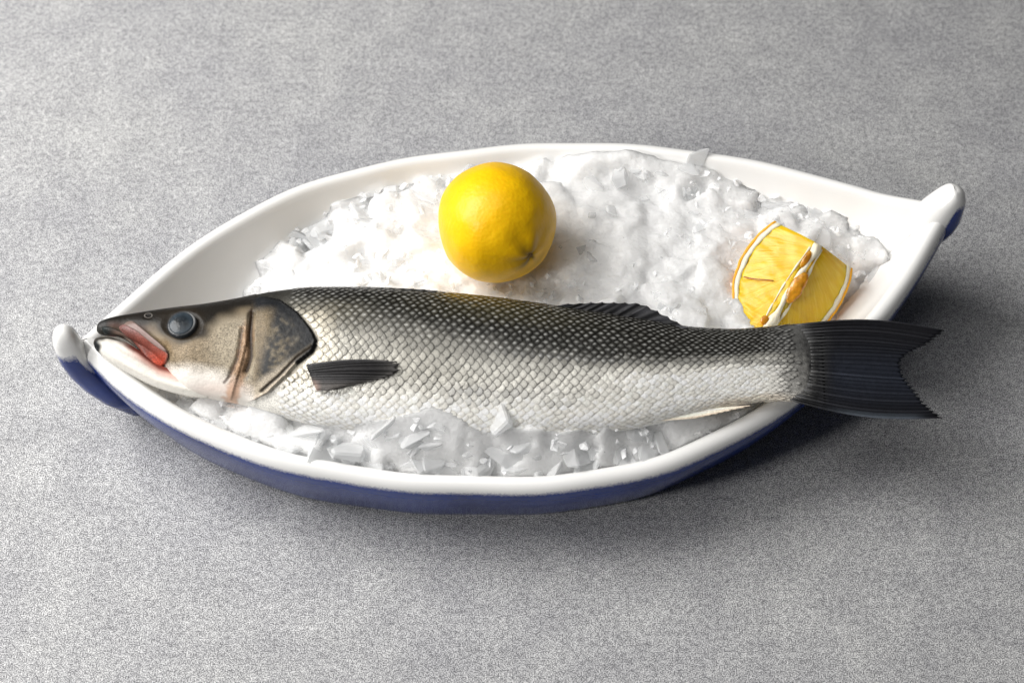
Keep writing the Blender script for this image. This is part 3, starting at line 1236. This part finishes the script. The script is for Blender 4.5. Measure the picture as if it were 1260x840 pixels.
def build_scales():
    PU = .0045
    rows = 46
    rnd = random.Random(3)
    items = []
    for r in range(rows):
        f = (r + .5) / rows
        ph0 = -.12 + (math.pi + .15) * f
        u = .100 + (r % 2) * PU / 2
        while u < U1 - .001:
            wv = noise.noise(Vector((u * 30, f * 5, 1.5)))
            wv2 = noise.noise(Vector((u * 30, f * 5, 7.5)))
            uu = u + rnd.gauss(0, .00028) + .0022 * wv
            items.append((uu, ph0 + rnd.gauss(0, .007) + .030 * wv2))
            u += PU * (1 - .18 * float(sm(.25, .36, uu)))
    uu = np.array([i[0] for i in items])
    ph = np.array([i[1] for i in items])
    a, vc, b = prof_at(uu)
    v = vc + a * np.cos(ph)
    w = b * np.sign(np.sin(ph)) * np.abs(np.sin(ph)) ** EXPO
    X, Y = to_pixels(uu, v, w)
    col, aux = paint(X, Y)
    op = inside(X, Y, [(60, 330)] + OPER[:1] + OPER + [(240, 520), (60, 520)])
    dop = line_dist(X, Y, OPER)
    jit = RNG.normal(0, 7, len(X))
    keep = (~op) & (dop > 5) & (X > 325) & (X + jit < 978 - np.abs(Y - 448) * .25)
    groups = []
    # unit scale: f along the tail, g across, h height
    ringo = [(-.62, 0), (-.25, .36), (.12, .50), (.38, .34), (.56, .10), (.56, -.10), (.38, -.34), (.12, -.50), (-.25, -.36)]
    ringd = [(-.30, 0), (-.02, .20), (.26, .16), (.38, 0), (.26, -.16), (-.02, -.20)]
    ringl = [(-.46, 0), (-.04, .36), (.34, .25), (.47, 0), (.34, -.25), (-.04, -.36)]
    for i in np.nonzero(keep)[0]:
        u0, p0 = uu[i], ph[i]
        av = a[i]
        bv = b[i]
        dth = (math.pi + .15) / rows * 2.15
        size = 1.04
        shrink = (float(sm(330, 430, X[i])) * .35 + .65) * rnd.uniform(.92, 1.08) * (1 - .35 * float(sm(930, 985, X[i])))
        lz = rnd.uniform(.55, 1.25) * (1 - .45 * float(sm(.45, .7, col[i].mean())))
        skew = rnd.gauss(0, .00016)
        dkf = float(sm(.26, .08, col[i].mean()))
        ringi = [(p[0] * dkf + q[0] * (1 - dkf), p[1] * dkf + q[1] * (1 - dkf)) for p, q in zip(ringd, ringl)]
        pts = []
        for (f, g), hgt in [(q, None) for q in ringo] + [(q, 1) for q in ringi] + [((.12, 0), 2)]:
            u1 = u0 + f * PU * size * shrink
            p1 = p0 + g * dth * shrink
            a1, vc1, b1 = prof_at(u1)
            cs, sn = math.cos(p1), math.sin(p1)
            lift = .00010 + .00042 * (f + .35) * lz + skew * g
            if hgt == 1:
                lift += .00007
            if hgt == 2:
                lift += .00012
            vv = vc1 + a1 * cs
            ww = b1 * math.copysign(abs(sn) ** EXPO, sn)
            ny, nz = cs * b1, sn * a1
            ln = math.hypot(ny, nz) + 1e-9
            pts.append((float(u1), float(vv + lift * ny / ln), float(ww + lift * nz / ln)))
        tt = rnd.random()
        base = np.clip(col[i] * rnd.uniform(.82, 1.2), 0, 1)
        e, rg, cn = scale_tone(base, tt)
        cols = [e] * 9 + [rg] * 6 + [cn]
        groups.append((pts, cols, aux[i], X[i], Y[i]))
    n0, n1 = 9, 6
    faces = []
    o2i = [0, 1, 1, 2, 3, 3, 4, 5, 5]
    for j in range(n0):
        k = (j + 1) % n0
        a_, b_ = 9 + o2i[j], 9 + o2i[k]
        faces.append((j, k, b_) if a_ == b_ else (j, k, b_, a_))
    for j in range(n1):
        faces.append((9 + j, 9 + (j + 1) % n1, 15))
    faces = [f[::-1] for f in faces]
    # the largest scales in plain view are parts of their own, the rest one mesh
    order = sorted(range(len(groups)), key=lambda q: abs(groups[q][3] - 690) * .5 + abs(groups[q][4] - 442) * 2.2)
    single = set(order[:300])
    V, F, CC, AA = [], [], [], []
    for q, (pts, cols, ax, X_, Y_) in enumerate(groups):
        ax = np.array([ax[0] * .6, ax[1], 0])
        if q in single:
            mesh_obj('scale', pts, faces, M_SCALE, BODY, col_attrs={'col': np.array(cols), 'aux': np.tile(ax, (16, 1))})
        else:
            k = len(V)
            V += pts
            F += [tuple(x + k for x in f) for f in faces]
            CC += cols
            AA += [ax] * 16
    o = mesh_obj('scales', V, F, M_SCALE, BODY, col_attrs={'col': np.array(CC), 'aux': np.array(AA)})
    o['kind'] = 'stuff'
    return len(groups)


print('scales', build_scales())


# fins ----------------------------------------------------------------
def curve_pts(pts, n):
    P = np.array(pts, float)
    d = np.r_[0, np.cumsum(np.hypot(*np.diff(P, axis=0).T))]
    t = np.linspace(0, d[-1], n)
    return np.c_[spline(d, P[:, 0], t), spline(d, P[:, 1], t)]


def fin(name, base, tip, nrays, w_fn, colour_fn, parent, thick=.0005, ray_r=.0006, jag=.04, bow=0., seed=1, split=True):
    """membrane plus one mesh for every ray; base and tip are image pixel curves, w_fn the height over the mid plane"""
    rnd = random.Random(seed)
    NS_, NT = nrays * 6 + 1, 26
    B = curve_pts(base, NS_)
    T = curve_pts(tip, NS_)
    s = np.linspace(0, 1, NS_)
    jg = np.array([1 - jag * abs(math.sin(math.pi * nrays * q)) - jag * .7 * rnd.random() for q in s])
    tt = np.linspace(0, 1, NT)
    XY = B[:, None] + (T - B)[:, None] * (tt[None] * jg[:, None])[..., None]
    nrm = np.stack([-(T - B)[:, 1], (T - B)[:, 0]], -1)
    XY = XY + nrm[:, None] * (bow * np.sin(tt * math.pi))[None, :, None] * (s - .5)[:, None, None]
    X, Y = XY[..., 0], XY[..., 1]
    W = w_fn(X, Y, np.repeat(s[:, None], NT, 1), np.repeat(tt[None], NS_, 0))
    rip = .5 * thick * np.cos(2 * math.pi * nrays * s)[:, None] * (1 - .3 * tt)[None]
    vs, fs = [], []
    for sg in (1, -1):
        w = W + rip + sg * thick * .35 * (1 - .6 * tt)[None]
        u, v = from_pixels(X.ravel(), Y.ravel(), W.ravel())
        vs.append(np.c_[u, v, w.ravel()])
    n = NS_ * NT
    fs = grid_faces(NS_, NT) + [tuple(i + n for i in f[::-1]) for f in grid_faces(NS_, NT)]
    rim = [i * NT for i in range(NS_)] + [(NS_ - 1) * NT + j for j in range(1, NT)] + [i * NT + NT - 1 for i in range(NS_ - 2, -1, -1)] + list(range(NT - 2, 0, -1))
    for i in range(len(rim)):
        p, q = rim[i], rim[(i + 1) % len(rim)]
        fs.append((p, q, q + n, p + n))
    sl = np.repeat(s[:, None], NT, 1).ravel()
    tl = np.repeat(tt[None], NS_, 0).ravel()
    c = colour_fn(X.ravel(), Y.ravel(), sl, tl)
    c = np.r_[c, c]
    o = mesh_obj(name, np.r_[vs[0], vs[1]], fs, M_FIN, parent, col_attrs={'col': c, 'aux': aux_of(len(c), .18)})
    # rays
    for k in range(nrays + 1):
        i = min(k * 6, NS_ - 1)
        idx = list(range(0, NT, 2)) + ([NT - 1] if (NT - 1) % 2 else [])
        u, v = from_pixels(X[i, idx], Y[i, idx], W[i, idx])
        pts = np.c_[u, v, W[i, idx] + rip[i, idx] * .6]
        m = 6
        rk = rnd.uniform(.7, 1.25)
        VV, FF = [], []
        CC = []
        for a_ in range(len(idx)):
            d = pts[min(a_ + 1, len(idx) - 1)] - pts[max(a_ - 1, 0)]
            d = d / (np.linalg.norm(d) + 1e-9)
            side = np.cross(d, (0, 0, 1.))
            side /= np.linalg.norm(side) + 1e-9
            r = ray_r * rk * (1 - .55 * a_ / len(idx)) * rnd.uniform(.94, 1.06)
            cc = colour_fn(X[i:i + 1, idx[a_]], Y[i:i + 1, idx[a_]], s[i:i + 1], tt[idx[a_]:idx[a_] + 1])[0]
            for j in range(m):
                b_ = 2 * math.pi * j / m
                VV.append(pts[a_] + side * r * math.cos(b_) * 1.25 + np.array([0, 0, 1.]) * r * math.sin(b_) * .8)
                CC.append(np.clip(cc * 1.6 * rk + .007, 0, 1))  # rays lighter than the membrane, their highlights put into the colour
        FF = grid_faces(len(idx), m, True)
        FF.append(tuple(range(m))[::-1])
        FF.append(tuple(range((len(idx) - 1) * m, len(idx) * m)))
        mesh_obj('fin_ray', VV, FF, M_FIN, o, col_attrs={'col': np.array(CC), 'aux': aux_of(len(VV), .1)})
    return o


def tail_colour(x, y, s, t):
    c = np.tile(C(.009, .009, .011), (len(x), 1))
    c = blend(c, C(.018, .021, .030), np.exp(-((s - .58) / .25) ** 2) * sm(.1, .35, t) * .9)
    c = blend(c, C(.05, .05, .05), sm(.26, .0, t) * (.4 + .6 * np.sin(s * math.pi)))
    c = blend(c, C(.06, .07, .085), sm(.92, 1., s) * sm(.2, .5, t) * sm(.95, .8, t))
    return c


def tail_w(X, Y, s, t):
    u, v = from_pixels(X.ravel(), Y.ravel(), 0 * X.ravel())
    fw = np.where(u < U1, flank_w(u, v), 0.).reshape(X.shape)
    return fw * sm(U1, U1 - .004, u).reshape(X.shape) + .0012 * np.sin(s * 7) * t - .0015 * t ** 2 + .0004 * sm(0, .12, t) - .0003


fin('tail_fin', [(980, 400.5), (990, 412), (997, 430), (998, 450), (995, 468), (986, 482), (972, 491.5)],
    [(1165, 407), (1152, 417), (1136, 427), (1118, 436), (1110, 447), (1113, 461), (1125, 478), (1140, 496), (1161, 514)],
    26, tail_w, tail_colour, FISH, .0008, .00048, .028, .10, 2)


def pec_colour(x, y, s, t):
    c = np.tile(C(.028, .027, .028), (len(x), 1))
    c = blend(c, C(.055, .05, .047), sm(.5, .9, s))
    c = blend(c, C(.17, .12, .10), sm(.14, .0, t) * sm(.4, .9, s))
    c = blend(c, C(.09, .085, .08), sm(.72, 1, t) * .6)
    return c


def pec_w(X, Y, s, t):
    u, v, w = on_flank(X.ravel(), Y.ravel())
    return w.reshape(X.shape) + .0012 + .0022 * np.sin(np.clip(t * 1.1, 0, 1) * math.pi) + .0005 * np.sin(s * 8)


fin('pectoral_fin', [(377, 450), (380, 458), (384, 467), (390, 480)], [(480, 444), (493, 447), (494, 455), (486, 461), (466, 467), (430, 474)],
    12, pec_w, pec_colour, FISH, .0009, .00055, .05, .06, 5)


def dor_colour(x, y, s, t):
    c = np.tile(C(.014, .014, .015), (len(x), 1))
    return blend(c, C(.045, .045, .05), sm(.3, .8, t) * (.5 + .5 * np.sin(s * 40)))


def dor_w(X, Y, s, t):
    u, v = from_pixels(X.ravel(), Y.ravel(), 0 * X.ravel())
    a, vc, b = prof_at(u)
    return (b * .28 * 1.0).reshape(X.shape) + .0035 * t


fin('dorsal_fin', [(672, 380), (700, 385), (740, 391), (780, 397), (815, 403)],
    [(700, 374), (744, 372), (786, 373), (806, 381), (826, 392), (846, 403)], 11, dor_w, dor_colour, FISH, .0008, .00055, .04, .0, 8)
fin('spiny_dorsal_fin', [(440, 358), (470, 359), (500, 361)], [(470, 354.5), (510, 355.5), (549, 359.8)], 6, dor_w, dor_colour, FISH, .0007, .0005, .03, .0, 9)


def anal_colour(x, y, s, t):
    c = np.tile(C(.72, .65, .55), (len(x), 1))
    return blend(c, C(.58, .49, .39), sm(.5, 1, t))


def anal_w(X, Y, s, t):
    u, v = from_pixels(X.ravel(), Y.ravel(), 0 * X.ravel())
    a, vc, b = prof_at(u)
    return (b * .15).reshape(X.shape) + 0 * t


fin('anal_fin', [(800, 518), (825, 512), (850, 505)], [(860, 514), (890, 507), (925, 499)], 8, anal_w, anal_colour, FISH, .0007, .0005, .03, .0, 10)


build_crushed_ice()
build_shards()


# ------------------------------------------------------------------ whole lemon
def build_lemon():
    root = empty('lemon', (-.0083, .0520, .0775))
    tag(root, 'whole yellow lemon resting on the ice', 'lemon')
    ax = Vector((.42, -.62, .10)).normalized()      # stem end turned to the lower right front
    q = ax.to_track_quat('Z', 'Y')
    n, m = 90, 130
    V, CC = [], []
    for i in range(n + 1):
        th = math.pi * i / n
        z = math.cos(th)
        r = math.sin(th)
        for j in range(m):
            a = 2 * math.pi * j / m
            zz = z * 1.02
            rr = r
            zz += .045 * math.exp(-((th) / .26) ** 2) - .05 * math.exp(-(th / .07) ** 2)
            zz -= .10 * math.exp(-((math.pi - th) / .25) ** 2)
            p = Vector((rr * math.cos(a), rr * math.sin(a), zz))
            d = 1 + .045 * noise.noise(p * 1.3 + Vector((3, 1, 2))) + .010 * noise.noise(p * 4)
            d += .012 * math.cos(5 * a) * math.exp(-((th - .35) / .3) ** 2)
            p = p * d * .0318
            V.append(q @ p)
            c = C(.93, .55, .003)
            stem = math.exp(-(th / .46) ** 2)
            dirt = max(0, .55 + 1.2 * noise.noise(Vector((math.cos(a) * 1.5, math.sin(a) * 1.5, th * 3))))
            c = c * (1 - .7 * stem * dirt) + C(.22, .13, .008) * .7 * stem * dirt
            c = c * (1 - .85 * math.exp(-(th / .085) ** 2)) + C(.06, .035, .01) * .85 * math.exp(-(th / .085) ** 2)
            CC.append(c)
    F = grid_faces(n + 1, m, True)
    V = np.array([tuple(v) for v in V])
    mesh_obj('rind', V, [f[::-1] for f in F], M_LEMON, root, col_attrs={'col': np.clip(np.array(CC), 0, 1)})
    p0 = q @ Vector((0, 0, .0318 * .995))
    vs, fs = [], []
    K = 10
    for h, r in ((-.002, .0016), (.0002, .0019), (.0008, .0012), (.0006, .0002)):
        for k in range(K):
            a = 2 * math.pi * k / K
            vs.append(p0 + q @ Vector((r * (1 + .2 * math.sin(5 * a)) * math.cos(a), r * math.sin(a), h)))
    fs = grid_faces(4, K, True)
    fs.append(tuple(range(3 * K, 4 * K)))
    mesh_obj('stem_scar', [tuple(v) for v in vs], fs, mat_simple('dry_stem', (.22, .13, .03), .8), root)


build_lemon()


# ------------------------------------------------------------------ cut lemon wedge
def build_wedge():
    PX = .000432
    Cc = Vector((.1647, .0397, .0750))
    A = Vector((-63, -103 * .809, -103 * .588)).normalized()
    Bv = Vector((0, .588, -.809))
    Bv = (Bv - A * A.dot(Bv)).normalized()
    S = A.cross(Bv).normalized()
    if S.x < 0:
        S = -S
    H = 140 * PX
    Z0 = 52 * PX
    RM = 83 * PX
    AL = R(57)
    root = empty('lemon_wedge', Cc)
    tag(root, 'cut lemon wedge with juicy flesh and thick rind beside the fish tail', 'lemon wedge')

    def rad(z):
        h = (z - Z0) / (H - Z0) if z > Z0 else (z - Z0) / (H - Z0)
        return RM * math.sqrt(max(0., 1 - min(1, abs(h)) ** 2.2))

    def P(z, ph, r):
        return A * z + Bv * (r * math.cos(ph)) + S * (r * math.sin(ph))

    zs = [H * (1 - (1 - i / 40) ** 1.6) for i in range(41)]

    def shell(name, o0, o1, mat, ph0, ph1, bump=0.):
        n = 44
        V = []
        for z in zs:
            r = rad(z)
            for off in (o0, o1):
                for j in range(n + 1):
                    ph = ph0 + (ph1 - ph0) * j / n
                    rr = max(.0006, r - off)
                    p = P(z, ph, rr)
                    p += p.normalized() * 0 + (Bv * math.cos(ph) + S * math.sin(ph)) * bump * noise.noise(p * 260)
                    V.append(p)
        m = 2 * (n + 1)
        F = []
        loop = list(range(n + 1)) + list(range(2 * n + 1, n, -1))
        for i in range(len(zs) - 1):
            for j in range(m):
                a, b = loop[j], loop[(j + 1) % m]
                F.append((i * m + a, i * m + b, (i + 1) * m + b, (i + 1) * m + a))
        F.append(tuple(loop[::-1]))
        F.append(tuple((len(zs) - 1) * m + k for k in loop))
        rgb = C(.86, .40, .008)
        cc = np.tile(rgb, (len(V), 1))
        o = mesh_obj(name, [tuple(v) for v in V], F, mat, root, col_attrs={'col': cc})
        return o

    shell('rind', 0, .0013, M_LEMON, -AL, AL, .0006)
    shell('pith', .0014, .0040, M_PITH, -AL + .008, AL - .008, .0009)
    segs = [(-AL + .012, -.28), (-.26, .30), (.32, AL - .012)]
    for k, (p0, p1) in enumerate(segs):
        V, U3 = [], []
        nr, na = 26, 8
        rnd = random.Random(k)
        for iz, z in enumerate(zs):
            z = .0004 + z * .93
            r1 = max(.002, rad(z) - .0040)
            r0 = min(.0026 + .0012 * math.sin(z * 140), r1 * .5)
            loop = [(p0, r0 + (r1 - r0) * i / nr) for i in range(nr + 1)]
            loop += [(p0 + (p1 - p0) * i / na, r1) for i in range(1, na)]
            loop += [(p1, r1 - (r1 - r0) * i / nr) for i in range(nr + 1)]
            for ph, r in loop:
                d = .0007 * noise.noise(Vector((z * 900, r * 130, ph * 3))) + .0006 * noise.noise(Vector((z * 250, r * 80, 5 + k)))
                # juice sacs stand a little proud in the middle of the face
                f = (r - r0) / (r1 - r0 + 1e-9)
                prd = .0007 * math.sin(min(1, max(0, f)) * math.pi)
                sgn = -1 if ph < (p0 + p1) / 2 else 1
                ph2 = ph + sgn * (d + prd - .0004) / max(r, .004)
                V.append(P(z, ph2, r))
                U3.append((z / (.35 + .65 * min(1, r / .03)) * 420, r * 60 + 7 * k, ph * 2))
        m = len(loop)
        F = grid_faces(len(zs), m, True)
        F.append(tuple(range(m))[::-1])
        F.append(tuple(range((len(zs) - 1) * m, len(zs) * m)))
        me = mesh_obj('flesh_segment', [tuple(v) for v in V], F, M_PULP, root)
        at = me.data.attributes.new('fibre', 'FLOAT_VECTOR', 'POINT')
        at.data.foreach_set('vector', np.array(U3, np.float32).ravel())
        bm = bmesh.new()
        bm.from_mesh(me.data)
        bmesh.ops.recalc_face_normals(bm, faces=bm.faces)
        bm.to_mesh(me.data)
        bm.free()

    # white core along the ridge with its membranes
    def tube(name, path, radii, mat, parent, k=10, seed=0., flat=1.):
        V = []
        for i, (p, r) in enumerate(zip(path, radii)):
            d = (path[min(i + 1, len(path) - 1)] - path[max(i - 1, 0)]).normalized()
            n1 = d.cross(Bv).normalized()
            n2 = n1.cross(d)
            for j in range(k):
                a = 2 * math.pi * j / k
                rr = r * (1 + .25 * noise.noise(p * 300 + Vector((math.cos(a), math.sin(a), seed))))
                V.append(p + n1 * rr * math.cos(a) + n2 * rr * flat * math.sin(a))
        F = grid_faces(len(path), k, True)
        F.append(tuple(range(k))[::-1])
        F.append(tuple(range((len(path) - 1) * k, len(path) * k)))
        o = mesh_obj(name, [tuple(v) for v in V], F, mat, parent)
        bm = bmesh.new()
        bm.from_mesh(o.data)
        bmesh.ops.recalc_face_normals(bm, faces=bm.faces)
        bm.to_mesh(o.data)
        bm.free()
        return o

    zz = np.linspace(.0006, H * .95, 40)
    core = tube('core', [P(z, 0, .0012 + .0006 * math.sin(z * 300)) + S * (.0008 * math.sin(z * 170)) for z in zz],
                [.0011 + .0018 * float(sm(.55 * H, .88 * H, z)) + .0012 * float(sm(.28 * H, 0, z)) + .0004 * math.sin(z * 420) for z in zz], M_PITH, root, 14, 1.)
    # membrane strips branching off the core
    tube('membrane', [P(z, AL * .98, .0032 + .0022 * math.sin((z / H) * 3.1)) for z in np.linspace(.002, H * .8, 30)],
         [.0007 + .0003 * math.sin(z * 500) for z in np.linspace(.002, H * .8, 30)], M_PITH, core, 8, 2.)
    tube('membrane', [P(z, -AL * .98, .0030 + .0020 * math.sin((z / H) * 3.1)) for z in np.linspace(.004, H * .85, 30)],
         [.00045 + .0002 * math.sin(z * 470) for z in np.linspace(.004, H * .85, 30)], M_PITH, core, 8, 3.)
    # open seed pockets and seeds
    for z0, z1, rr, off in ((.28, .60, .0038, .0022), (.10, .27, .0017, -.0016), (.79, .88, .0022, -.0035)):
        zs2 = np.linspace(z0 * H, z1 * H, 18)
        tube('seed_pocket', [P(z, 0, -.0002) + S * off for z in zs2],
             [rr * math.sqrt(max(.01, 1 - (2 * (z - zs2[0]) / (zs2[-1] - zs2[0]) - 1) ** 2)) for z in zs2], M_SEED, root, 12, 4., .32)
    # thread of saffron on the cut face
    K = 12
    pts = []
    for i in range(K):
        t = i / (K - 1)
        z = (81 + (69 - 81) * t) * PX
        r = (65.7 + (27 - 65.7) * t) * PX
        nrm = (-Bv * math.sin(AL) + -S * math.cos(AL) * 0).normalized()
        pts.append(Cc + P(z, -AL, r) - Bv * (.0010 + .0004 * math.sin(t * 3)) + A * (.0004 * math.sin(t * 5)))
    V = []
    for i, p in enumerate(pts):
        for j in range(6):
            a = j * math.pi / 3
            V.append(p + A * .00028 * math.cos(a) - Bv * .00028 * math.sin(a))
    F = grid_faces(K, 6, True)
    F.append(tuple(range(6))[::-1])
    F.append(tuple(range((K - 1) * 6, K * 6)))
    th = mesh_obj('red_thread', [tuple(v) for v in V], F, M_THREAD)
    tag(th, 'thin dark red thread lying across the cut lemon flesh', 'thread')


build_wedge()
